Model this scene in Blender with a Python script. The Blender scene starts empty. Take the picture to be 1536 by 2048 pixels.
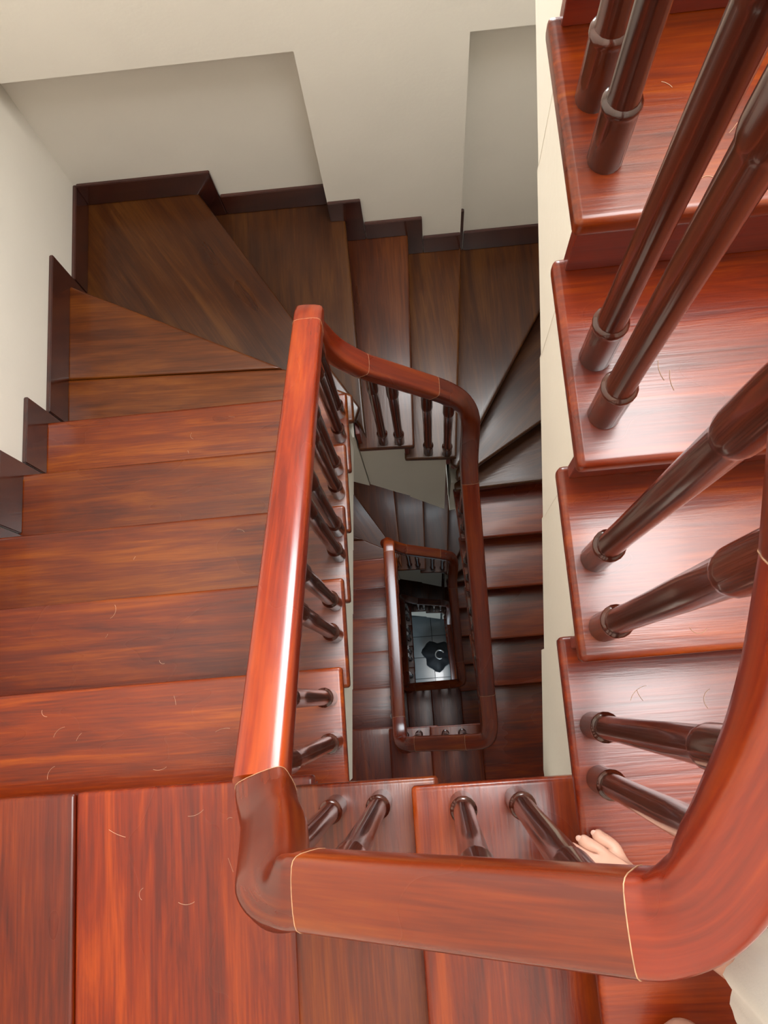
import bpy, bmesh, math, random
from mathutils import Vector, Matrix
random.seed(7)
R_ = 0.17                      # rise of one step
NST = 21                       # steps in a full turn of the stair
H = R_ * NST
# ------------------------------------------------------------------ camera, world, lights, exposure
scn = bpy.context.scene
cam_d = bpy.data.cameras.new('camera'); cam = bpy.data.objects.new('camera', cam_d)
scn.collection.objects.link(cam); scn.camera = cam
cam_d.sensor_fit = 'VERTICAL'; cam_d.sensor_height = 24.0
cam_d.lens = 1650.06 / 2048 * 24.0; cam_d.clip_start = 0.02; cam_d.clip_end = 60
def cam_rot(a, b, c):
    ca, sa, cb, sb, cc, sc = math.cos(a), math.sin(a), math.cos(b), math.sin(b), math.cos(c), math.sin(c)
    B = Matrix(((1,0,0),(0,-1,0),(0,0,-1)))
    Rx = Matrix(((1,0,0),(0,ca,-sa),(0,sa,ca))); Ry = Matrix(((cb,0,sb),(0,1,0),(-sb,0,cb))); Rz = Matrix(((cc,-sc,0),(sc,cc,0),(0,0,1)))
    w2c = Rz @ Ry @ Rx @ B                      # x right, y down, z forward
    return (Matrix(((1,0,0),(0,-1,0),(0,0,-1))) @ w2c).transposed()
m4 = cam_rot(-0.22444, 0.04561, -0.08398).to_4x4(); m4.translation = (0.02058, -0.04606, 1.4228)
cam.matrix_world = m4

wd = bpy.data.worlds.new('sky'); scn.world = wd; wd.use_nodes = True
wd.node_tree.nodes['Background'].inputs[0].default_value = (0.80, 0.90, 1.0, 1)
wd.node_tree.nodes['Background'].inputs[1].default_value = 1.2
def area(name, loc, rot, sx, sy, power, col):
    l = bpy.data.lights.new(name, 'AREA'); l.shape = 'RECTANGLE'; l.size = sx; l.size_y = sy; l.energy = power; l.color = col
    o = bpy.data.objects.new(name, l); scn.collection.objects.link(o); o.location = loc; o.rotation_euler = rot
    return o
area('skylight_daylight', (0.62, 0.80, 4.34), (0, 0, 0), 1.25, 2.1, 206, (1.0, 0.985, 0.97))
area('window_daylight', (0.25, 2.045, 0.62), (math.radians(-90), 0, 0), 0.7, 0.95, 52, (0.97, 0.985, 1.0))
area('lower_window_daylight', (0.05, 2.045, 0.50 - H - 0.45), (math.radians(-90), 0, 0), 0.9, 0.75, 20, (0.86, 0.94, 1.0))
area('ground_floor_fill', (-0.2, -1.20, -9.7), (math.radians(48), 0, 0), 0.9, 1.2, 20, (0.75, 0.9, 1.0))  # added unseen cool light to brighten the ground floor; no doorway behind it
scn.view_settings.view_transform = 'Standard'; scn.view_settings.look = 'None'
scn.view_settings.gamma = 1.0; scn.view_settings.use_curve_mapping = False
scn.view_settings.exposure = 0.35

# ------------------------------------------------------------------ helpers
C = scn.collection
def new_obj(name, me, mat=None, parent=None, label=None, cat=None, group=None, kind=None):
    o = bpy.data.objects.new(name, me); C.objects.link(o)
    if mat is not None and me is not None: me.materials.append(mat)
    if parent is not None: o.parent = parent
    if label: o['label'] = label
    if cat: o['category'] = cat
    if group: o['group'] = group
    if kind: o['kind'] = kind
    return o
def smooth(me, ang=35):
    for p in me.polygons: p.use_smooth = True
    try: me.set_sharp_from_angle(angle=math.radians(ang))
    except Exception: pass
def bm_mesh(bm, name, sm=None):
    bmesh.ops.recalc_face_normals(bm, faces=bm.faces)
    me = bpy.data.meshes.new(name); bm.to_mesh(me); bm.free()
    if sm: smooth(me, sm)
    return me
def box_bm(bm, x0, x1, y0, y1, z0, z1):
    v = [bm.verts.new((x, y, z)) for z in (z0, z1) for x, y in ((x0,y0),(x1,y0),(x1,y1),(x0,y1))]
    for f in ((0,3,2,1),(4,5,6,7),(0,1,5,4),(1,2,6,5),(2,3,7,6),(3,0,4,7)): bm.faces.new([v[i] for i in f])
def centroid(poly):
    return Vector((sum(p[0] for p in poly)/len(poly), sum(p[1] for p in poly)/len(poly)))
def prism(poly, z0, z1, ang, bev=0.0, seg=3):
    """mesh in a local frame: origin at the polygon's centre, local X turned by ang; returns mesh, matrix"""
    c = centroid(poly); M = Matrix.Translation((c.x, c.y, z1)) @ Matrix.Rotation(ang, 4, 'Z'); Mi = M.inverted()
    bm = bmesh.new()
    lo = [bm.verts.new(Mi @ Vector((p[0], p[1], z0))) for p in poly]
    hi = [bm.verts.new(Mi @ Vector((p[0], p[1], z1))) for p in poly]
    n = len(poly); bm.faces.new(lo[::-1]); bm.faces.new(hi)
    for i in range(n): bm.faces.new((lo[i], lo[(i+1)%n], hi[(i+1)%n], hi[i]))
    bmesh.ops.recalc_face_normals(bm, faces=bm.faces)
    if bev: bmesh.ops.bevel(bm, geom=bm.edges[:], offset=bev, segments=seg, profile=0.6, affect='EDGES', clamp_overlap=True)
    return bm_mesh(bm, 'prism', 40 if bev else None), M

# ------------------------------------------------------------------ materials
def nd(nt, t, **kw):
    n = nt.nodes.new(t)
    for k, v in kw.items(): setattr(n, k, v)
    return n
def wood(name, cols, rough=0.22, grain='X', coat=0.5, fscale=1.0, patch=0.5, vary=0.08, bump=0.05, uv=False, spec=0.5, crough=0.45):
    m = bpy.data.materials.new(name); m.use_nodes = True; nt = m.node_tree; L = nt.links
    b = nt.nodes['Principled BSDF']
    tc = nd(nt, 'ShaderNodeTexCoord'); oi = nd(nt, 'ShaderNodeObjectInfo')
    ml = nd(nt, 'ShaderNodeMath', operation='MULTIPLY'); ml.inputs[1].default_value = 37.0; L.new(oi.outputs['Random'], ml.inputs[0])
    ad = nd(nt, 'ShaderNodeVectorMath', operation='ADD'); L.new(tc.outputs['UV' if uv else 'Object'], ad.inputs[0]); L.new(ml.outputs[0], ad.inputs[1])
    s = {'X': (1.3, 15, 15), 'Z': (15, 15, 1.3)}[grain]
    mp = nd(nt, 'ShaderNodeMapping'); mp.inputs['Scale'].default_value = [q * fscale for q in s]; L.new(ad.outputs[0], mp.inputs[0])
    n1 = nd(nt, 'ShaderNodeTexNoise'); n1.inputs['Scale'].default_value = 1.0; n1.inputs['Detail'].default_value = 6; n1.inputs['Roughness'].default_value = 0.62; n1.inputs['Distortion'].default_value = 0.9
    L.new(mp.outputs[0], n1.inputs['Vector'])
    mp3 = nd(nt, 'ShaderNodeMapping'); mp3.inputs['Scale'].default_value = [q * fscale * f for q, f in zip(s, (4, 9, 9) if grain == 'X' else (9, 9, 4))]; L.new(ad.outputs[0], mp3.inputs[0])
    n3 = nd(nt, 'ShaderNodeTexNoise'); n3.inputs['Scale'].default_value = 1.0; n3.inputs['Detail'].default_value = 3; L.new(mp3.outputs[0], n3.inputs['Vector'])
    mp2 = nd(nt, 'ShaderNodeMapping'); mp2.inputs['Scale'].default_value = (2.0, 4.5, 4.5) if grain == 'X' else (4.5, 4.5, 2); L.new(ad.outputs[0], mp2.inputs[0])
    n2 = nd(nt, 'ShaderNodeTexNoise'); n2.inputs['Scale'].default_value = 1.0; n2.inputs['Detail'].default_value = 2; L.new(mp2.outputs[0], n2.inputs['Vector'])
    cr = nd(nt, 'ShaderNodeValToRGB'); e = cr.color_ramp.elements
    e[0].position = 0.30; e[0].color = (*cols[0], 1); e[1].position = 0.72; e[1].color = (*cols[2], 1)
    q = e.new(0.5); q.color = (*cols[1], 1)
    # grain value = n1*.75 + n3*.25, shifted by patches
    a1 = nd(nt, 'ShaderNodeMath', operation='MULTIPLY_ADD'); L.new(n3.outputs[0], a1.inputs[0]); a1.inputs[1].default_value = 0.42; a1.inputs[2].default_value = -0.21
    a2 = nd(nt, 'ShaderNodeMath', operation='ADD'); L.new(n1.outputs[0], a2.inputs[0]); L.new(a1.outputs[0], a2.inputs[1])
    a3 = nd(nt, 'ShaderNodeMath', operation='MULTIPLY_ADD'); L.new(n2.outputs[0], a3.inputs[0]); a3.inputs[1].default_value = patch; a3.inputs[2].default_value = -patch * 0.5
    a4 = nd(nt, 'ShaderNodeMath', operation='ADD'); L.new(a2.outputs[0], a4.inputs[0]); L.new(a3.outputs[0], a4.inputs[1])
    L.new(a4.outputs[0], cr.inputs[0])
    hs = nd(nt, 'ShaderNodeHueSaturation'); hs.inputs['Saturation'].default_value = 1.08; L.new(cr.outputs[0], hs.inputs['Color'])
    mv = nd(nt, 'ShaderNodeMapRange'); mv.inputs['To Min'].default_value = 1 - vary; mv.inputs['To Max'].default_value = 1 + vary; L.new(oi.outputs['Random'], mv.inputs[0]); L.new(mv.outputs[0], hs.inputs['Value'])
    tm = nd(nt, 'ShaderNodeMix', data_type='RGBA', blend_type='MULTIPLY'); tm.inputs[0].default_value = 1.0; tm.clamp_result = False
    L.new(hs.outputs[0], tm.inputs[6]); L.new(oi.outputs['Color'], tm.inputs[7])
    L.new(tm.outputs[2], b.inputs['Base Color'])
    rr = nd(nt, 'ShaderNodeMapRange'); rr.inputs['To Min'].default_value = rough * 0.75; rr.inputs['To Max'].default_value = rough * 1.35; L.new(n2.outputs[0], rr.inputs[0]); L.new(rr.outputs[0], b.inputs['Roughness'])
    b.inputs['Specular IOR Level'].default_value = spec
    b.inputs['Coat Weight'].default_value = coat; b.inputs['Coat Roughness'].default_value = rough * crough
    bp = nd(nt, 'ShaderNodeBump'); bp.inputs['Strength'].default_value = bump; bp.inputs['Distance'].default_value = 0.01
    L.new(a2.outputs[0], bp.inputs['Height']); L.new(bp.outputs[0], b.inputs['Normal']); L.new(bp.outputs[0], b.inputs['Coat Normal'])
    return m
def plain(name, col, rough=0.5, var=0.04, scale=6.0, bump=0.0, coat=0.0, metal=0.0):
    m = bpy.data.materials.new(name); m.use_nodes = True; nt = m.node_tree; L = nt.links; b = nt.nodes['Principled BSDF']
    tc = nd(nt, 'ShaderNodeTexCoord'); n = nd(nt, 'ShaderNodeTexNoise'); n.inputs['Scale'].default_value = scale; n.inputs['Detail'].default_value = 5
    L.new(tc.outputs['Object'], n.inputs['Vector'])
    cr = nd(nt, 'ShaderNodeValToRGB'); e = cr.color_ramp.elements
    e[0].position = .3; e[0].color = (*[c * (1 - var) for c in col], 1); e[1].position = .7; e[1].color = (*[min(1, c * (1 + var)) for c in col], 1)
    L.new(n.outputs[0], cr.inputs[0]); L.new(cr.outputs[0], b.inputs['Base Color'])
    b.inputs['Roughness'].default_value = rough; b.inputs['Coat Weight'].default_value = coat; b.inputs['Metallic'].default_value = metal
    if bump:
        n2 = nd(nt, 'ShaderNodeTexNoise'); n2.inputs['Scale'].default_value = scale * 25; L.new(tc.outputs['Object'], n2.inputs['Vector'])
        bp = nd(nt, 'ShaderNodeBump'); bp.inputs['Strength'].default_value = bump; bp.inputs['Distance'].default_value = 0.004
        L.new(n2.outputs[0], bp.inputs['Height']); L.new(bp.outputs[0], b.inputs['Normal'])
    return m
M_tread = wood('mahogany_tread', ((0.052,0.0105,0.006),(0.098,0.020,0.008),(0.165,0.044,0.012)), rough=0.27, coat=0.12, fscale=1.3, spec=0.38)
M_brown = wood('brown_tread', ((0.032,0.010,0.004),(0.056,0.0185,0.006),(0.090,0.035,0.010)), rough=0.30, coat=0.10, fscale=1.3, spec=0.35)  # brown wood, darkened further to hold the light falloff on the back steps
M_riser = wood('mahogany_riser', ((0.085,0.013,0.010),(0.12,0.018,0.011),(0.16,0.026,0.014)), rough=0.3, coat=0.3, patch=0.2)
M_rail = wood('mahogany_rail', ((0.090,0.011,0.005),(0.150,0.021,0.007),(0.22,0.044,0.010)), rough=0.26, coat=0.4, crough=0.75, uv=True, fscale=1.2, vary=0.06, bump=0.02, spec=0.4)
M_bal = wood('dark_turned_wood', ((0.020,0.005,0.0035),(0.038,0.008,0.005),(0.065,0.014,0.007)), rough=0.22, coat=0.6, grain='Z', vary=0.2, bump=0.03)
M_skirt = wood('dark_skirting', ((0.020,0.006,0.005),(0.036,0.010,0.007),(0.055,0.016,0.010)), rough=0.2, coat=0.6, patch=0.2)
M_wall = plain('cream_plaster', (0.68,0.64,0.565), 0.6, 0.03, 2.5, 0.10)
M_ceil = plain('white_ceiling', (0.75,0.73,0.68), 0.7, 0.02, 3)
M_joint = plain('pale_filler', (0.36,0.20,0.11), 0.5, 0.35, 90)
M_tile = plain('grey_tile', (0.16,0.19,0.21), 0.12, 0.12, 3.0, coat=0.3)
M_grout = plain('dark_grout', (0.03,0.033,0.036), 0.8)
M_skin = plain('skin', (0.52,0.29,0.22), 0.5, 0.10, 22.0, 0.05)
M_nail = plain('toe_nail', (0.56,0.33,0.27), 0.3, 0.05, 30)
M_cloth = plain('white_cloth', (0.78,0.76,0.72), 0.8, 0.04, 9.0, 0.12)
M_black = plain('black_fabric', (0.010,0.011,0.016), 0.6, 0.3, 12, 0.2)
M_steel = plain('pale_metal', (0.6,0.6,0.6), 0.3, 0.1, 20, metal=0.8)
M_frame = plain('window_frame_white', (0.7,0.7,0.68), 0.4)
M_hair = plain('pale_hair', (0.55,0.36,0.24), 0.5, 0.2, 50)
M_glass = bpy.data.materials.new('window_glass'); M_glass.use_nodes = True
gb = M_glass.node_tree.nodes['Principled BSDF']; gb.inputs['Base Color'].default_value = (.8,.9,1,1); gb.inputs['Roughness'].default_value = .1
gb.inputs['Emission Color'].default_value = (.8,.92,1,1); gb.inputs['Emission Strength'].default_value = 1.5

# ------------------------------------------------------------------ room shell
W, EW, N, PY, S = -1.325, 1.34, 2.155, 2.065, -1.30
GZ = -3 * H; TOP = 4.40
def struct(name, boxes, mat, label, cat):
    bm = bmesh.new()
    for b in boxes: box_bm(bm, *b)
    return new_obj(name, bm_mesh(bm, name), mat, None, label, cat, None, 'structure')
struct('wall_left', [(W-0.12, W, S-0.12, N+0.12, GZ-0.1, TOP)], M_wall, 'pale cream plaster wall beside the left flight of stairs', 'wall')
struct('wall_right', [(EW, EW+0.12, S-0.12, N+0.12, GZ-0.1, TOP)], M_wall, 'cream plaster wall along the right flight', 'wall')
struct('wall_front', [(W, EW, S-0.12, S, GZ-0.1, TOP)], M_wall, 'cream plaster wall behind the corner landings nearest the viewer', 'wall')
PX0, PX1 = -0.275, 0.310
wb = [(W, EW, N, N+0.12, GZ-0.1, TOP), (PX0, PX1, PY, N, GZ, -0.885-2*H)]
wins = []
for s in range(3):
    zb = -0.885 - s*H; zt = (TOP if s == 0 else -0.885-(s-1)*H-1.80)
    w0, w1, z0, z1 = (-0.14, 0.64, 0.10, 1.12) if s == 0 else (-0.42, 0.52, -0.45-s*H+0.08, 0.50-s*H-0.02)
    if s == 2: w0 = None
    if w0 is None: wb.append((W, EW, PY, N, zb, zt))
    else:
        wb += [(W, w0, PY, N, zb, zt), (w1, EW, PY, N, zb, zt), (w0, w1, PY, N, zb, z0), (w0, w1, PY, N, z1, zt)]
        wins.append((w0, w1, z0, z1))
    if s < 2: wb.append((PX0, PX1, PY, N, -0.885-(s)*H-1.80, zb))
struct('wall_back', wb, M_wall, 'cream plaster back wall with shallow sunken bays either side of a flat pilaster', 'wall')
struct('ceiling', [(W, -0.05, S, N, TOP, TOP+0.12), (1.29, EW, S, N, TOP, TOP+0.12), (-0.05, 1.29, S, -0.3, TOP, TOP+0.12), (-0.05, 1.29, 1.9, N, TOP, TOP+0.12)], M_ceil, 'white ceiling with a skylight opening above the stairwell', 'ceiling')
for i, (w0, w1, z0, z1) in enumerate(wins):
    bm = bmesh.new(); t = 0.045; y0, y1 = PY+0.02, N-0.012
    for b in ((w0, w0+t, y0, y1, z0, z1), (w1-t, w1, y0, y1, z0, z1), (w0+t, w1-t, y0, y1, z0, z0+t), (w0+t, w1-t, y0, y1, z1-t, z1), ((w0+w1)/2-t/2, (w0+w1)/2+t/2, y0, y1, z0+t, z1-t)): box_bm(bm, *b)
    o = new_obj('window_%d' % (i+1), bm_mesh(bm, 'window'), M_frame, None, ['white framed window high in the back wall', 'white framed window in the back wall one storey down'][i], 'window', None, 'structure')
    for a, b in ((w0+t, (w0+w1)/2-t/2), ((w0+w1)/2+t/2, w1-t)):
        bm = bmesh.new(); box_bm(bm, a, b, N-0.03, N-0.024, z0+t, z1-t); new_obj('pane', bm_mesh(bm, 'pane'), M_glass, o)
# ground floor with tiles
fl = struct('floor', [(W, EW, S, N, GZ-0.1, GZ-0.012)], M_grout, 'grey tiled ground floor at the bottom of the stairwell', 'floor')
ts = 0.30; bm = bmesh.new(); box_bm(bm, -ts/2+.004, ts/2-.004, -ts/2+.004, ts/2-.004, -0.02, 0)
tile_me = bm_mesh(bm, 'tile'); tile_me.materials.append(M_tile)
for i in range(8):
    for j in range(11):
        o = new_obj('tile', tile_me, None, fl); o.location = (W+0.17+0.30*i+0.12, S+0.17+0.30*j, GZ)

# ------------------------------------------------------------------ stair plan
def inner_right(y, s):           # inner edge of the right hand flight, storey s (s=0 the one above the viewer's step)
    if s == 0: return 0.236
    return 0.200 + (0.98 - y) * 0.050
NOSE_L = {4: .045, 5: .296, 6: .545, 7: .796, 8: 1.040}
NOSE_R = {16: .985, 17: .752, 18: .500, 19: .240, 20: -.012}
OV = 0.05
def plan(k, s):
    """corner points of step k (0..20): inner back, inner nose, outer nose, extra corners, outer back; plus grain angle and material"""
    xl = -0.213 if s < 2 else -0.205
    yf = -0.204 if s < 2 else (-0.22 if s == 2 else 0.11)
    X = math.pi/2
    if k == 0:
        x = 0.232 if s == 1 else 0.258; yb = NOSE_R[20] + OV + (0 if s < 3 else 0.25)
        return (x, yb), (x, yf), (x, S), [(EW, S)], (EW, yb), 0.0, M_tread
    if k == 1: return (0.232+OV, yf), (-0.042, yf), (-0.042, S), [], (0.232+OV, S), X, M_tread
    if k == 2: return (-0.042+OV, yf), (-0.300, yf), (-0.300, S), [], (-0.042+OV, S), X, M_tread
    if k == 3: return (-0.272, yf-0.05), (-0.272, yf+0.006), (W, yf-0.002), [(W, S)], (-0.300+OV, S), X, M_tread
    if 4 <= k <= 8:
        yn = NOSE_L[k]; yb = (NOSE_L[k-1] if k > 4 else yf) - OV
        return (xl, yb), (xl, yn), (W, yn-0.012), [], (W, yb-0.012), 0.0, M_tread
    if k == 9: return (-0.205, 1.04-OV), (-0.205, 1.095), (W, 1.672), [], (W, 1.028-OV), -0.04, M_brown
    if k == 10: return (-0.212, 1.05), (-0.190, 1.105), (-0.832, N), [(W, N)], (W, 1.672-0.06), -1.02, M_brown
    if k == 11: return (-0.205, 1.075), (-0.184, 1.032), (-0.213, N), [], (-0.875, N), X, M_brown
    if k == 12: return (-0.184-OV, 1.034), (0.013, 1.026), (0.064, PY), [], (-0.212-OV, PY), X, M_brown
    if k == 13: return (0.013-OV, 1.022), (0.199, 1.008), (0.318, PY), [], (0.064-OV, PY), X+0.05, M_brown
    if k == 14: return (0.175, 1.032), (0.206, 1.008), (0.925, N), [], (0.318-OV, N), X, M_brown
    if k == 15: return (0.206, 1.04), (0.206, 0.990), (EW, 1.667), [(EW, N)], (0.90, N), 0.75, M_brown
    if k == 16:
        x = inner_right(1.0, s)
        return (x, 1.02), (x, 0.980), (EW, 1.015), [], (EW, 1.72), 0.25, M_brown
    yn = NOSE_R[k]; yb = NOSE_R[k-1] + OV
    return (inner_right(yb, s), yb), (inner_right(yn, s), yn), (EW, yn+0.012), [], (EW, yb+0.012), 0.0, M_tread
TH = 0.036
def depth_below(k):    # plaster waist: distance of the soffit below the tread at back and nose edge (inner side)
    t = {9: (.42, .42), 10: (.46, .50), 11: (.50, .52), 12: (.62, .72), 13: (.86, 1.0), 14: (1.0, .90), 15: (.90, .72), 16: (.72, .42)}
    return t.get(k, (.34, .34))
SOFFIT = [(-.30, -2.62), (-.237, -2.74), (-.116, -2.926), (.045, -3.16), (.161, -3.395), (.26, -3.75)]   # run of the soffit under the back steps
def soffit(x):
    for (a, za), (b, zb) in zip(SOFFIT[:-1], SOFFIT[1:]):
        if x <= b: return za + (zb-za)*(x-a)/(b-a)
    return SOFFIT[-1][1]
def inset(p, q, d):    # move p towards q by d
    v = Vector((q[0]-p[0], q[1]-p[1])); v.normalize(); return (p[0]+v.x*d, p[1]+v.y*d)

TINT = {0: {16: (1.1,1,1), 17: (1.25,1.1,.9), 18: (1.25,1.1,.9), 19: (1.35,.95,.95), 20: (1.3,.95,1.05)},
 1: {0: (1.3,.75,.75), 1: (1.3,.85,.85), 2: (.95,.8,.85), 3: (1.62,.95,.95), 4: (1.6,1.35,1.2), 5: (1.0,.85,1.05), 6: (.92,.92,1.0), 7: (1.0,1.08,1.0), 8: (1.15,1.15,1.0), 9: (1.5,1.2,1.0), 10: (.72,.66,.75), 11: (.72,.68,.75), 12: (.95,.72,.9), 13: (.95,.9,.85), 14: (.85,.8,.75), 15: (.85,.8,.85), 16: (.85,.75,.85)}}  # wood tones; the low ones on the back steps also hold the dimmer light
def build_stair(s, ks, name, label):
    root = new_obj(name, None, None, None, label, 'staircase', 'storeys of the winding staircase')
    bmc = bmesh.new(); mats = {}
    for k in ks:
        z = -k*R_ - (s-1)*H
        ib, inn, on, ex, ob, ang, mat = plan(k, s)
        poly = [ib, inn, on] + ex + [ob]
        def add_tread(pl, nm, par):
            me, M = prism(pl, z-TH, z, ang, 0.0105, 3)
            o = new_obj(nm, me, mat, par)
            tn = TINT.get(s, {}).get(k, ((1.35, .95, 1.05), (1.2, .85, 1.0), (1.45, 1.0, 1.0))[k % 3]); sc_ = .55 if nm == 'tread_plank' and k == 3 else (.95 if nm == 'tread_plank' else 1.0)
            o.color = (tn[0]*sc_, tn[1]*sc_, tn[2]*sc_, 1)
            o.matrix_basis = M if par is root else mats[par.name].inverted() @ M
            mats[o.name] = M
            return o
        if k == 3:
            a = -0.820
            t = add_tread([ib, inn, (a, inn[1]-.003), (a, S), ob], 'tread', root)
            add_tread([(a-.002, inn[1]-.003), on, (W, S), (a-.002, S)], 'tread_plank', t)
        elif k == 9:
            t = add_tread([ib, inn, (-.462, 1.2265), (W, 1.262), ob], 'tread', root)
            add_tread([(-.466, 1.2290), on, (W, 1.2645)], 'tread_plank', t)
        else: add_tread(poly, 'tread', root)
        # riser under the nosing
        a = inset(inn, on, 0.016 if k not in (10, 11, 14, 15) else 0.03); b = inset(on, inn, 0.004)
        d = Vector((b[0]-a[0], b[1]-a[1])); L = d.length; d.normalize()
        nrm = Vector((-d.y, d.x)); cc = centroid(poly)
        if nrm.dot(Vector((cc.x-a[0], cc.y-a[1]))) < 0: nrm = -nrm
        p0 = Vector(a) + nrm*0.028; p1 = Vector(b) + nrm*0.028; p2 = p1 + nrm*0.019; p3 = p0 + nrm*0.019
        pl = [p0, p1, p2, p3]
        zr = z - R_
        me, M = prism([tuple(q) for q in pl], zr, z-TH, math.atan2(d.y, d.x), 0.0015, 1)
        o = new_obj('riser', me, M_riser, root); o.matrix_world = M
        # plaster body under the step
        db, dn = depth_below(k) if s else {16: (.30, .31), 17: (.31, .33), 18: (.33, .36), 19: (.36, .40), 20: (.40, .44)}[k]
        if s == 1 and k == 0: db, dn = .44, .50
        n2 = nrm*0.046
        ins = 0.065 if k in (1, 2) else (0.09 if k in (10, 11, 14, 15) else 0.026)
        c_in = Vector(inset(inn, on, ins)) + n2; c_on = Vector(on) + n2
        c_ib = Vector(inset(ib, ob, ins)); c_ob = Vector(ob)
        if k == 0: c_in = Vector((inn[0]+0.026, inn[1]-0.03))
        tops = [c_ib, c_in, c_on] + [Vector(e) for e in ex] + [c_ob]
        outer = .34 if not 9 <= k <= 16 else .40
        bz = [z-db, z-R_*0.9-dn, z-R_*0.9-outer] + [z-outer-R_*0.5 for e in ex] + [z-outer]
        if k in (12, 13):
            tops = [c_ib.lerp(c_in, i/5) for i in range(6)] + tops[2:]
            bz = [soffit(p.x) - (s-1)*H for p in tops[:6]] + bz[2:]
        lo = [bmc.verts.new((p.x, p.y, q)) for p, q in zip(tops, bz)]; hi = [bmc.verts.new((p.x, p.y, z-TH-0.0005)) for p in tops]
        n = len(tops); f = bmc.faces.new(hi); 
        for i in range(1, n-1): bmc.faces.new((lo[0], lo[i+1], lo[i]))
        for i in range(n): bmc.faces.new((lo[i], lo[(i+1)%n], hi[(i+1)%n], hi[i]))
    if s > 0:
        dz = -(s-1)*H
        for (x0, x1, y0, y1, zt, za, zb) in ((-.50, -.238, 1.050, 1.35, -1.91, -2.35, -2.735), (.186, .45, 1.036, 1.35, -2.765, -3.42, -3.25)):
            lo = [bmc.verts.new((x, y, z+dz)) for x, y, z in ((x0, y0, za), (x1, y0, zb), (x1, y1, zb+.25), (x0, y1, za+.1))]; hi = [bmc.verts.new((x, y, zt+dz)) for x, y in ((x0, y0), (x1, y0), (x1, y1), (x0, y1))]
            bmc.faces.new(lo[::-1]); bmc.faces.new(hi)
            for i in range(4): bmc.faces.new((lo[i], lo[(i+1)%4], hi[(i+1)%4], hi[i]))
    new_obj('plaster_body', bm_mesh(bmc, 'plaster_body'), M_wall, root, 'cream plaster underside and side of the stair')
    return root
build_stair(0, range(16, 21), 'staircase', 'red mahogany flight climbing on the right side towards the top')
build_stair(1, range(0, 21), 'staircase', 'red and brown winding stair just below the viewer, from the foot down round the well')
build_stair(2, range(0, 21), 'staircase', 'darker winding stair one turn further down the well')
build_stair(3, range(0, 21), 'staircase', 'dim lowest winding stair seen deep in the well')

# ------------------------------------------------------------------ skirting boards
def skirting(name, s, label):
    z0 = -(s-1)*H; cat = 'baseboard'; t = 0.016; hgt = 0.135
    root = new_obj(name, None, None, None, label, cat, None, 'structure')
    def board(pts, axis, at, th):          # pts: (run, z) polygon
        bm = bmesh.new()
        def P(r, z, o): return (at+o, r, z) if axis == 'y' else (r, at-o, z)
        a = [bm.verts.new(P(r, z, 0.0)) for r, z in pts]; b = [bm.verts.new(P(r, z, th)) for r, z in pts]
        n = len(pts); bm.faces.new(a); bm.faces.new(b[::-1])
        for i in range(n): bm.faces.new((a[i], a[(i+1)%n], b[(i+1)%n], b[i]))
        bmesh.ops.recalc_face_normals(bm, faces=bm.faces)
        bmesh.ops.bevel(bm, geom=bm.edges[:], offset=0.003, segments=2, affect='EDGES')
        me = bm_mesh(bm, 'board', 40); new_obj('skirting_board', me, M_skirt, root)
    def step(k, r0, rn, axis, at, drop=True, ext=0.045, h=hgt, th=t):
        z = z0 - k*R_; sg = 1
        if drop: pts = [(r0, z+.001), (rn-0.02, z+.001), (rn-0.02, z-R_+.001), (rn+ext, z-R_+.001), (rn+ext, z+h), (r0, z+h)]
        else: pts = [(r0, z+.001), (rn, z+.001), (rn, z+h), (r0, z+h)]
        board(pts, axis, at, th)
    if name.startswith('baseboard_left'):
        step(3, S+0.01, -0.206, 'y', W)
        prev = -0.206
        for k in range(4, 9): step(k, prev+0.047, NOSE_L[k]-.012, 'y', W, True, 0.042, 0.155); prev = NOSE_L[k]-.012
        step(9, prev+0.047, 1.672, 'y', W, True, 0.042, 0.158); step(10, 1.672+.045, N-0.002, 'y', W, False, 0, 0.13)
    else:
        step(10, W+t, -0.832, 'x', N, True, 0.09); step(11, -0.832+.092, PX0, 'x', N, False)
        step(11, PX0, -0.211, 'x', PY, True, 0.08); step(12, -0.211+.082, 0.064, 'x', PY, True, 0.068, 0.125); step(13, 0.064+.07, PX1, 'x', PY, False, 0, 0.132)
        step(13, PX1-0.0, 0.318, 'x', N, True, 0.016, 0.18); step(14, 0.338, 0.925, 'x', N, True, 0.05, 0.16); step(15, 0.978, EW-0.002, 'x', N, False)
skirting('baseboard_left', 1, 'dark stepped skirting boards along the left wall')
skirting('baseboard_back', 1, 'dark stepped skirting boards along the back wall')
skirting('baseboard_left', 2, 'dark stepped skirting boards on the left wall one storey down')
skirting('baseboard_back', 2, 'dark stepped skirting boards on the back wall one storey down')

# ------------------------------------------------------------------ balustrades
PROF = []
def _prof(w, h):
    # flat domed top, rounded shoulders, sides drawn in towards the bottom
    half = [(.0, .0015), (.2, .001), (.36, -.012), (.43, -.05), (.475, -.13), (.495, -.25), (.5, -.45), (.5, -.65), (.48, -.82), (.42, -.94), (.30, -1.0)]
    hp = [(x*w, z*h if i > 1 else z) for i, (x, z) in enumerate(half)]
    return [(-x, z) for x, z in hp[:0:-1]] + hp
RW, RH = 0.080, 0.066
PROF = _prof(RW, RH)
def chaikin(pts, it=3):
    for _ in range(it):
        q = [pts[0]]
        for a, b in zip(pts[:-1], pts[1:]): q += [a.lerp(b, .25), a.lerp(b, .75)]
        q.append(pts[-1]); pts = q
    return pts
def densify(pts, mx=0.06):
    out = [pts[0]]
    for a, b in zip(pts[:-1], pts[1:]):
        n = max(1, int((b-a).length/mx))
        for i in range(1, n+1): out.append(a.lerp(b, i/n))
    return out
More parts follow.
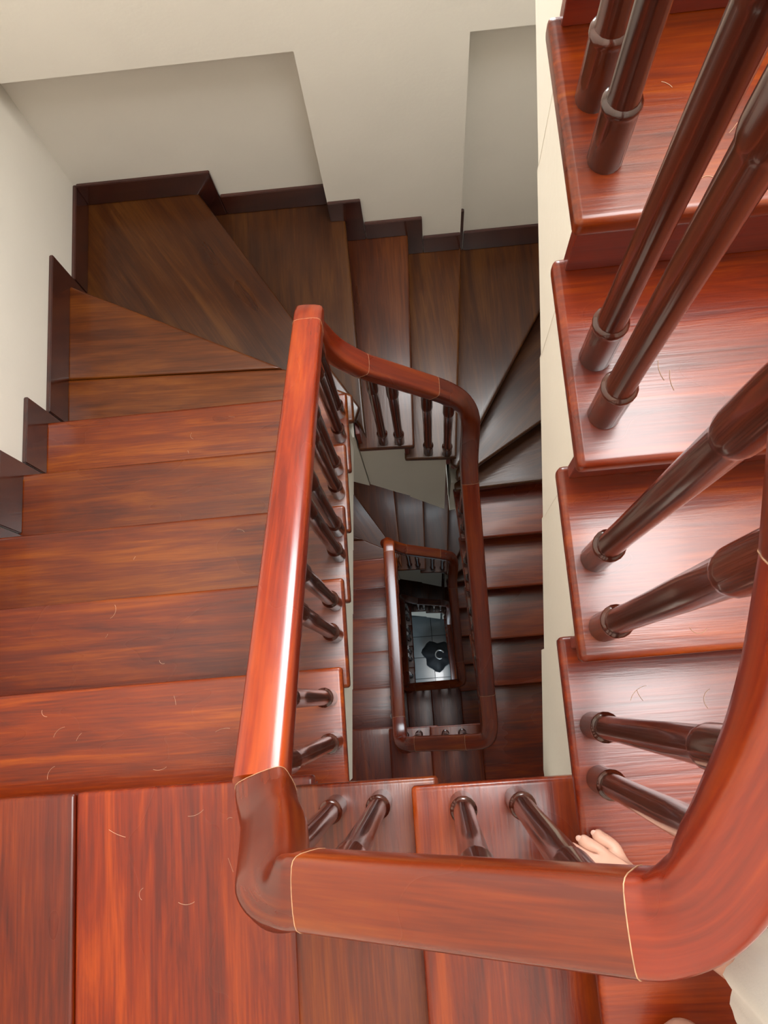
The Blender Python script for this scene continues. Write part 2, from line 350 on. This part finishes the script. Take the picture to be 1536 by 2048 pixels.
def sweep(path, prof, cap0=True, cap1=True):
    n = len(path); m = len(prof)
    verts, uvs = [], []; s = 0.0; faces = []; fuv = []
    sides = []
    for i in range(n):
        t = (path[min(i+1, n-1)] - path[max(i-1, 0)]); h = Vector((t.x, t.y, 0))
        if h.length < 1e-5: h = Vector((1, 0, 0))
        h.normalize(); sides.append(Vector((h.y, -h.x, 0)))
    for _ in range(2): sides = [sides[0]] + [(sides[i-1]+sides[i]*2+sides[i+1]).normalized() for i in range(1, n-1)] + [sides[-1]]
    per = [0.0]
    for j in range(m):
        a, b = prof[j], prof[(j+1) % m]; per.append(per[-1] + math.hypot(a[0]-b[0], a[1]-b[1]))
    arc = [0.0]
    for i in range(1, n): arc.append(arc[-1] + (path[i]-path[i-1]).length)
    for i in range(n):
        t = (path[min(i+1, n-1)] - path[max(i-1, 0)]).normalized(); sd = sides[i]
        sd = (sd - t*sd.dot(t)).normalized(); up = sd.cross(t)
        if up.z < 0: up = -up
        # keep crown mostly upright on steep bends
        for x, z in prof: verts.append(path[i] + sd*x + up*z)
    for i in range(n-1):
        for j in range(m):
            k = (j+1) % m
            faces.append((i*m+j, i*m+k, (i+1)*m+k, (i+1)*m+j)); fuv.append(((arc[i], per[j]), (arc[i], per[j+1]), (arc[i+1], per[j+1]), (arc[i+1], per[j])))
    if cap0: faces.append(tuple(range(m))[::-1]); fuv.append(tuple((p[0], p[1]) for p in prof)[::-1])
    if cap1: faces.append(tuple((n-1)*m+j for j in range(m))); fuv.append(tuple((p[0], p[1]) for p in prof))
    me = bpy.data.meshes.new('sweep'); me.from_pydata([tuple(v) for v in verts], [], faces)
    ul = me.uv_layers.new(name='UVMap'); li = 0
    for f in fuv:
        for u in f: ul.data[li].uv = u; li += 1
    bm = bmesh.new(); bm.from_mesh(me); bmesh.ops.recalc_face_normals(bm, faces=bm.faces); bm.to_mesh(me); bm.free()
    smooth(me, 50); return me
V = Vector
RAIL = {
 0: [[V((.275,1.0,1.60)), V((.275,.45,1.233))], [V((.275,.45,1.233)), V((.272,0.0,.930))]],
 1: [[V((.272,0.0,.930)), V((.269,-.06,.880)), V((.262,-.105,.838)), V((.250,-.145,.802)), V((.232,-.187,.770)), V((.208,-.222,.742)), V((.180,-.237,.717)), V((.156,-.2375,.703))],
     [V((.156,-.2375,.703)), V((-.150,-.241,.488))],
     [V((-.150,-.241,.488)), V((-.172,-.242,.472)), V((-.196,-.236,.440)), V((-.206,-.212,.380)), V((-.220,-.185,.305)), V((-.236,-.160,.240)), V((-.244,-.135,.208))],
     [V((-.244,-.135,.208)), V((-.245,.965,-.607))],
     [V((-.245,.965,-.607)), V((-.245,1.01,-.640)), V((-.243,1.055,-.690)), V((-.235,1.065,-.83)), V((-.20,1.065,-1.03)), V((-.115,1.062,-1.168))],
     [V((-.115,1.062,-1.168)), V((.122,1.054,-1.412))],
     [V((.122,1.054,-1.412)), V((.172,1.052,-1.470)), V((.222,1.046,-1.555)), V((.248,1.025,-1.68)), V((.246,.985,-1.86)), V((.240,.92,-1.985)), V((.241,.84,-2.062))],
     [V((.241,.84,-2.062)), V((.262,-.06,-2.677))]],
 2: [[V((.262,-.06,-2.677)), V((.266,-.15,-2.73)), V((.266,-.22,-2.77)), V((.246,-.272,-2.81)), V((.19,-.280,-2.85)), V((.14,-.280,-2.88))],
     [V((.14,-.280,-2.88)), V((-.12,-.280,-3.07))],
     [V((-.12,-.280,-3.07)), V((-.155,-.280,-3.10)), V((-.190,-.272,-3.16)), V((-.203,-.245,-3.24)), V((-.205,-.20,-3.31)), V((-.207,-.14,-3.358))],
     [V((-.207,-.14,-3.358)), V((-.228,.955,-4.170))],
     [V((-.228,.955,-4.170)), V((-.228,1.01,-4.20)), V((-.227,1.05,-4.25)), V((-.22,1.058,-4.38)), V((-.19,1.058,-4.56)), V((-.115,1.052,-4.70))],
     [V((-.115,1.052,-4.70)), V((.14,1.04,-4.96))],
     [V((.14,1.04,-4.96)), V((.19,1.038,-5.02)), V((.235,1.03,-5.13)), V((.245,.985,-5.30)), V((.232,.92,-5.5)), V((.230,.84,-5.6))],
     [V((.230,.84,-5.6)), V((.245,.24,-6.05))]],
 3: [[V((.245,.24,-6.05)), V((.252,.16,-6.10)), V((.252,.10,-6.15)), V((.235,.065,-6.2)), V((.19,.058,-6.25)), V((.14,.058,-6.3))],
     [V((.14,.058,-6.3)), V((-.18,.058,-6.52))],
     [V((-.18,.058,-6.52)), V((-.23,.058,-6.57)), V((-.265,.065,-6.62)), V((-.272,.10,-6.70)), V((-.274,.16,-6.78)), V((-.276,.22,-6.85))],
     [V((-.276,.22,-6.85)), V((-.290,.965,-7.66))],
     [V((-.290,.965,-7.66)), V((-.290,1.02,-7.70)), V((-.285,1.07,-7.78)), V((-.26,1.08,-7.95)), V((-.20,1.08,-8.15)), V((-.115,1.07,-8.3))],
     [V((-.115,1.07,-8.3)), V((.16,1.06,-8.57))],
     [V((.16,1.06,-8.57)), V((.225,1.055,-8.65)), V((.260,1.04,-8.8)), V((.265,1.00,-8.95)), V((.255,.92,-9.1)), V((.255,.84,-9.2))],
     [V((.255,.84,-9.2)), V((.262,.05,-9.74))]],
}
def lathe(prof, seg=18):
    bm = bmesh.new(); rings = []
    for r, z in prof: rings.append([bm.verts.new((r*math.cos(2*math.pi*i/seg), r*math.sin(2*math.pi*i/seg), z)) for i in range(seg)])
    for a, b in zip(rings[:-1], rings[1:]):
        for i in range(seg): bm.faces.new((a[i], a[(i+1)%seg], b[(i+1)%seg], b[i]))
    bm.faces.new(rings[0][::-1]); bm.faces.new(rings[-1])
    me = bm_mesh(bm, 'baluster', 40); me.materials.append(M_bal); return me
# a turned baluster of unit length 0.78: foot collar, bead, slim shaft swelling upward, top collar
BL = 0.78
bal_me = lathe([(.0215,0),(.0222,.003),(.0222,.094),(.0228,.0975),(.0236,.101),(.0236,.105),(.0226,.108),(.0192,.111),(.0182,.125),(.0178,.20),(.0182,.32),(.0192,.46),(.0198,.578),(.0214,.586),(.0226,.593),(.0230,.606),(.0226,.68),(.021,.73),(.0205,BL)])
def rail_z(segs, x, y, zb):
    best = None
    for sg in segs:
        p = densify(sg, 0.02)
        for q in p:
            if not .45 < q.z-zb < 1.3: continue
            d = (q.x-x)**2 + (q.y-y)**2
            if best is None or d < best[0]: best = (d, q.z)
    return best[1]
def build_rail(s, label, bals):
    root = new_obj('balustrade', None, None, None, label, 'railing', 'balustrades of the winding staircase')
    for i, sg in enumerate(RAIL[s]):
        p = densify(chaikin(sg, 3) if len(sg) > 2 else sg, 0.05)
        o = new_obj('handrail_section', sweep(p, PROF), M_rail, root)
        o.color = (*(((.95,.66,.7), (.82,.9,.9), (.72,.72,.75), (1.22,.9,.9), (1.0,.7,.75), (.85,.7,.75), (.6,.5,.6), (.8,.6,.7))[i] if s == 1 else ((.85,.8,.8), (.8,.85,.8))[i % 2]), 1)  # tints hold light on the nearest rail: left run brighter, front run shaded
        # pale glue line where this section meets the next
        d = (p[-1]-p[-2]).normalized()
        jp = sweep([p[-1]-d*0.0005, p[-1]+d*0.0005], [(a*1.012, b*1.008+0.0004) for a, b in PROF])
        new_obj('joint', jp, M_joint, o)
    for (x, y, k) in bals:
        zb = -k*R_; zt = rail_z(RAIL[s] + (RAIL.get(s+1, []) if s < 3 else []), x, y, zb) - 0.045
        o = new_obj('baluster', bal_me, None, root); o.location = (x, y, zb); o.scale = (1, 1, (zt-zb)/BL)
        o.rotation_euler = (0, 0, random.random()*6)
    return root
b0 = [(.277,.670,-3),(.281,.583,-3),(.277,.395,-2),(.278,.311,-2),(.276,.141,-1),(.275,.037,-1),(.277,.88,-4),(.277,.80,-4)]
b1 = [(.272,-.11,0),(.272,-.195,0),(.149,-.236,1),(.049,-.238,1),(-.110,-.243,2),(-.203,-.247,2),(-.241,-.135,4),(-.249,-.029,4),(-.243,.139,5),(-.241,.226,5),(-.239,.391,6),(-.237,.468,6),(-.245,.625,7),(-.245,.707,7),(-.243,.874,8),(-.242,.962,8),(-.12,1.062,12),(-.050,1.056,12),(.074,1.046,13),(.158,1.036,13)]
b1 += [(inner_right(y,1)+.026, y, k) for k, y in ((17,.89),(17,.80),(18,.65),(18,.56),(19,.40),(19,.31),(20,.15),(20,.06))]
b2 = [(.280,-.09,21),(.282,-.18,21),(.15,-.262,22),(.05,-.262,22),(-.110,-.262,23),(-.195,-.262,23)] + [(-.236,y,k+21) for k, y in ((4,-.135),(4,-.03),(5,.14),(5,.225),(6,.39),(6,.468),(7,.625),(7,.707),(8,.874),(8,.962))]
b2 += [(-.12,1.062,33),(-.050,1.056,33),(.074,1.046,34),(.158,1.04,34)] + [(inner_right(y,2)+.026, y, k) for k, y in ((38,.89),(38,.80),(39,.65),(39,.56),(40,.40),(40,.31))]
b3 = [(.15,.07,43),(.05,.07,43),(-.11,.07,44),(-.20,.07,44)] + [(-.245,y,k+42) for k, y in ((5,.20),(6,.39),(6,.468),(7,.625),(7,.707),(8,.874),(8,.962))] + [(-.12,1.07,54),(-.05,1.06,54),(.074,1.05,55),(.158,1.05,55)] + [(inner_right(y,3)+.026, y, k) for k, y in ((59,.89),(59,.80),(60,.65),(60,.56),(61,.40),(61,.31),(62,.15),(62,.06))]
build_rail(0, 'balustrade rising along the right flight with thick dark balusters close to the viewer', b0)
build_rail(1, 'nearest red handrail turning round the well on turned balusters', b1)
build_rail(2, 'middle handrail loop one storey down, lit brown with a bright inner edge', b2)
build_rail(3, 'smallest darkest handrail loop deep in the well', b3)

# ------------------------------------------------------------------ person: lower body, two bare feet and a white garment
def skin_mesh(name, verts, edges, radii, root=0, sub=2):
    me = bpy.data.meshes.new(name); me.from_pydata(verts, edges, []); o = bpy.data.objects.new(name, me); C.objects.link(o)
    md = o.modifiers.new('skin', 'SKIN'); md.use_smooth_shade = True
    for i, r in enumerate(radii):
        me.skin_vertices[0].data[i].radius = r if isinstance(r, tuple) else (r, r)
        me.skin_vertices[0].data[i].use_root = (i == root)
    sb = o.modifiers.new('sub', 'SUBSURF'); sb.levels = sub; sb.render_levels = sub
    dg = bpy.context.evaluated_depsgraph_get(); ev = o.evaluated_get(dg)
    m2 = bpy.data.meshes.new_from_object(ev); m2.name = name
    bpy.data.objects.remove(o); 
    for p in m2.polygons: p.use_smooth = True
    return m2
V_, E_, Rr = [], [], []
def vtx(p, r): V_.append(tuple(p)); Rr.append(r); return len(V_)-1
def leg(hip, heel, fwd, side, hipidx):
    """heel: point under the heel; fwd: unit toe direction; side: unit direction to the little-toe side"""
    f = Vector((*fwd, 0)); f.normalize(); l = Vector((-f.y, f.x, 0)) * side; h = Vector(heel)
    P = lambda a, b, z: h + f*a + l*b + Vector((0, 0, z))
    ank = vtx(P(.050, -.002, .085), (.034, .030)); E_.append((hipidx[1], ank))
    heelv = vtx(P(.014, 0, .033), .033); E_.append((ank, heelv))
    mid = vtx(P(.105, 0, .050), (.030, .026)); E_.append((ank, mid))
    ball = vtx(P(.152, .002, .030), (.041, .020)); E_.append((mid, ball))
    toes = ((-.033, .186, .237, .0145), (-.0085, .195, .238, .0108), (.0115, .190, .230, .0106), (.0300, .181, .217, .0104), (.0470, .166, .199, .0106))
    for i, (b, a0, a1, r) in enumerate(toes):
        k0 = vtx(P(a0-.008, b*.92, .022), r*1.12); E_.append((ball, k0))
        k1 = vtx(P((a0+a1)/2+.006, b, .019+.003), r); E_.append((k0, k1))
        k2 = vtx(P(a1-.008, b*1.02, .0125), r*1.06); E_.append((k1, k2))
    return P
pel = vtx((.53, -.62, .90), .11)
hr = vtx((.49, -.54, .82), .085); hl = vtx((.55, -.70, .82), .085); E_ += [(pel, hr), (pel, hl)]
kr = vtx((.430, -.435, .46), .055); kl = vtx((.46, -.66, .46), .055); E_ += [(hr, kr), (hl, kl)]
cr_ = vtx((.430, -.438, .27), .040); cl_ = vtx((.43, -.63, .27), .040); E_ += [(kr, cr_), (kl, cl_)]
FW = Vector((-.87, .48, 0)).normalized(); RT = Vector((.48, .87, 0)).normalized(); PC = Vector((.53, -.62, 0))
def B(f, r, z): return PC + FW*f + RT*r + Vector((0, 0, z))
wst = vtx(B(0, 0, 1.03), (.115, .09)); che = vtx(B(.01, 0, 1.24), (.135, .095)); nck = vtx(B(.02, 0, 1.40), .052); jaw = vtx(B(.045, 0, 1.475), (.055, .062)); crn = vtx(B(.03, 0, 1.56), (.070, .085)); top = vtx(B(.02, 0, 1.615), (.055, .065)); nos = vtx(B(.128, 0, 1.515), .011)
E_ += [(pel, wst), (wst, che), (che, nck), (nck, jaw), (jaw, crn), (crn, top)]
fac = vtx(B(.095, 0, 1.525), .030); E_ += [(crn, fac), (fac, nos)]
for sd in (1, -1):
    sh = vtx(B(0, .165*sd, 1.345), .052); el = vtx(B(-.03, .215*sd, 1.08), .036); wr = vtx(B(.05, .205*sd, .86), .025); pa = vtx(B(.065, .20*sd, .795), (.034, .018))
    E_ += [(che, sh), (sh, el), (el, wr), (wr, pa)]
    for q, (df, ln) in enumerate(((-.030, .060), (-.010, .075), (.010, .082), (.030, .074))):
        k0 = vtx(B(.068+df*.8, .198*sd, .755), .0095); k1 = vtx(B(.072+df, .190*sd, .755-ln*.5), .0088); k2 = vtx(B(.078+df, .176*sd, .755-ln), .008); E_ += [(pa, k0), (k0, k1), (k1, k2)]
    t0 = vtx(B(.105, .185*sd, .785), .010); t1 = vtx(B(.120, .175*sd, .750), .009); E_ += [(pa, t0), (t0, t1)]
PR = leg(None, (.397, -.410, 0.0), (-.87, .48), -1, (hr, cr_))
PL = leg(None, (.338, -.522, 0.0), (-.32, -.95), 1, (hl, cl_))
pm = skin_mesh('person', V_, E_, Rr, 0, 2)
person = new_obj('person', pm, M_skin, None, 'barefoot person in white clothing standing on the step at lower right', 'person')
for (b, a, r) in ((-.033, .236, .0090), (-.0085, .237, .0066), (.0115, .229, .0064), (.0300, .216, .0062), (.0470, .198, .0060)):
    for P in (PR, PL):
        c = P(a-.003, b*1.02, .0215 if abs(b+.033) > .001 else .0255); fd = (P(1, 0, 0)-P(0, 0, 0)).normalized()
        bm = bmesh.new(); bmesh.ops.create_uvsphere(bm, u_segments=10, v_segments=6, radius=1)
        me = bm_mesh(bm, 'toe_nail', 60); o = new_obj('toe_nail', me, M_nail, person)
        o.location = c; o.scale = (r*1.05, r*.85, .0022); o.rotation_euler = (0, 0.35, math.atan2(fd.y, fd.x))
# garment: loose white knee-length trousers, two legs joined at the hips
bm = bmesh.new(); NS = 48
def tube_leg(cs):
    rings = []
    for (x, y, z, r) in cs:
        w = min(1, max(0, (.85-z)/.5))
        rings.append([bm.verts.new((x + r*(1+w*(.07*math.sin(7*a+z*4)+.04*math.sin(13*a+2)))*math.cos(a), y + r*(1+w*(.07*math.sin(7*a+z*4)+.04*math.sin(13*a+2)))*math.sin(a), z+.008*math.sin(3*a))) for a in [2*math.pi*i/NS for i in range(NS)]])
    for a, b in zip(rings[:-1], rings[1:]):
        for i in range(NS): bm.faces.new((a[i], a[(i+1)%NS], b[(i+1)%NS], b[i]))
    bm.faces.new(rings[0])
tube_leg([(.53,-.60,.98,.12),(.52,-.59,.92,.125),(.49,-.54,.82,.12),(.462,-.49,.68,.105),(.440,-.455,.55,.094),(.430,-.435,.44,.088),(.430,-.435,.34,.080),(.433,-.442,.22,.071),(.433,-.442,.212,.067)])
tube_leg([(.54,-.63,.98,.12),(.545,-.65,.92,.125),(.55,-.70,.82,.12),(.525,-.69,.68,.105),(.495,-.675,.55,.096),(.47,-.665,.44,.088),(.455,-.655,.34,.080),(.445,-.65,.22,.072),(.445,-.65,.212,.068)])
trs = new_obj('white_trousers', bm_mesh(bm, 'white_trousers', 60), M_cloth, person, 'loose folded white cloth trousers')
bm = bmesh.new(); rings = []
for z, rf, rr_, f in ((.90,.150,.175,0),(1.0,.142,.168,0),(1.12,.138,.170,.005),(1.24,.140,.185,.01),(1.32,.120,.195,.01),(1.375,.085,.15,.012),(1.40,.062,.075,.018),(1.405,.056,.066,.018)):
    rings.append([bm.verts.new(B(f + rf*math.cos(a)*(1+.03*math.sin(6*a+z*9)), rr_*math.sin(a)*(1+.03*math.sin(6*a+z*9)), z)) for a in [2*math.pi*i/40 for i in range(40)]])
for a, b in zip(rings[:-1], rings[1:]):
    for i in range(40): bm.faces.new((a[i], a[(i+1)%40], b[(i+1)%40], b[i]))
for sd in (1, -1):
    rg = []
    for (f, r, z, q) in ((0, .145, 1.33, .075), (-.01, .19, 1.26, .072), (-.02, .208, 1.16, .066), (-.022, .211, 1.13, .066)):
        rg.append([bm.verts.new(B(f + q*math.cos(a), (r + q*.8*math.sin(a))*sd, z)) for a in [2*math.pi*i/24 for i in range(24)]])
    for a, b in zip(rg[:-1], rg[1:]):
        for i in range(24): bm.faces.new((a[i], a[(i+1)%24], b[(i+1)%24], b[i]))
new_obj('white_shirt', bm_mesh(bm, 'white_shirt', 60), M_cloth, person)
bm = bmesh.new(); bmesh.ops.create_uvsphere(bm, u_segments=24, v_segments=14, radius=1)
for v in bm.verts:
    c = v.co.copy(); lo = max(0, -c.z); v.co = B(-.012 + c.x*.098 - lo*.05, c.y*.082, 1.575 + c.z*(.088 if c.z > 0 else .13))
new_obj('hair', bm_mesh(bm, 'hair', 70), M_black, person, 'short dark hair')
for sd in (1, -1):
    bm = bmesh.new(); bmesh.ops.create_uvsphere(bm, u_segments=10, v_segments=8, radius=.011); o = new_obj('eye', bm_mesh(bm, 'eye', 60), M_black, person); o.location = B(.112, .031*sd, 1.545)
bm = bmesh.new(); bmesh.ops.create_uvsphere(bm, u_segments=10, v_segments=8, radius=1)
o = new_obj('mouth', bm_mesh(bm, 'mouth', 60), M_nail, person); o.location = B(.098, 0, 1.478); o.scale = (.010, .024, .006); o.rotation_euler = (0, 0, math.atan2(FW.y, FW.x))

# ------------------------------------------------------------------ things on the ground floor
bm = bmesh.new(); bmesh.ops.create_uvsphere(bm, u_segments=28, v_segments=14, radius=1)
for v in bm.verts:
    a = math.atan2(v.co.y, v.co.x); k = 1 + .13*math.sin(3*a+.5) + .08*math.sin(7*a)
    v.co.x *= .225*k; v.co.y *= .205*k; v.co.z = (v.co.z*.5+.5)*.26
bag = new_obj('black_bag', bm_mesh(bm, 'black_bag', 60), M_black, None, 'dark lumpy bag with a pale ring on the tiled ground floor', 'bag')
bag.location = (.085, .535, GZ)
ring = [Vector((.06*math.cos(t), .06*math.sin(t), 0)) for t in [math.radians(20+i*11) for i in range(26)]]
def tube(path, r, seg=8): return sweep(path, [(r*math.cos(2*math.pi*i/seg), r*math.sin(2*math.pi*i/seg)) for i in range(seg)])
o = new_obj('ring_handle', tube(ring, .011), M_steel, bag, 'pale ring'); o.location = (.02, .0, .255)
chain = new_obj('chain', None, None, None, 'pale metal chain lying beside the dark bag on the ground floor', 'chain')
cp = [(.30, .98), (.31, .90), (.30, .83), (.285, .76), (.275, .70), (.26, .64), (.245, .58)]
for (x, y), (x2, y2) in zip(cp[:-1], cp[1:]):
    a = Vector((x, y, GZ+.02)); b = Vector((x2, y2, GZ+.02)); new_obj('link', tube([a.lerp(b, .12), a.lerp(b, .88)], .013), M_steel, chain)

# ------------------------------------------------------------------ stray hairs and dust on the steps
hv = []; bmh = bmesh.new(); rnd = random.Random(3)
def strand(x, y, z, ln, ang, curl):
    pts = []; p = Vector((x, y, z+.0012)); a = ang
    for i in range(8): pts.append(p.copy()); p = p + Vector((math.cos(a), math.sin(a), 0))*ln/8; a += curl/8
    r = .00035
    for q0, q1 in zip(pts[:-1], pts[1:]):
        d = (q1-q0).normalized(); sd = Vector((-d.y, d.x, 0))*r; up = Vector((0, 0, r))
        A = [bmh.verts.new(q0+sd-up), bmh.verts.new(q0+up), bmh.verts.new(q0-sd-up)]; B = [bmh.verts.new(q1+sd-up), bmh.verts.new(q1+up), bmh.verts.new(q1-sd-up)]
        for i in range(3): bmh.faces.new((A[i], A[(i+1)%3], B[(i+1)%3], B[i]))
for (k, x0, x1, y0, y1, n) in ((4, -1.0, -.5, -.18, .02, 7), (3, -.8, -.45, -.5, -.25, 6), (5, -.9, -.5, .08, .26, 3), (6, -.9, -.5, .32, .5, 2), (8, -1.1, -.6, .85, 1.0, 3), (-1, .32, .5, .02, .18, 4), (-2, .32, .5, .27, .45, 5), (-3, .32, .45, .52, .7, 3), (0, .3, .5, -.18, -.05, 4)):
    for _ in range(n): strand(rnd.uniform(x0, x1), rnd.uniform(y0, y1), -k*R_, rnd.uniform(.012, .05), rnd.uniform(0, 6.28), rnd.uniform(-3, 3))
new_obj('stray_hairs', bm_mesh(bmh, 'stray_hairs'), M_hair, None, 'scattered pale hairs and lint lying on the wooden steps', 'lint', None, 'stuff')
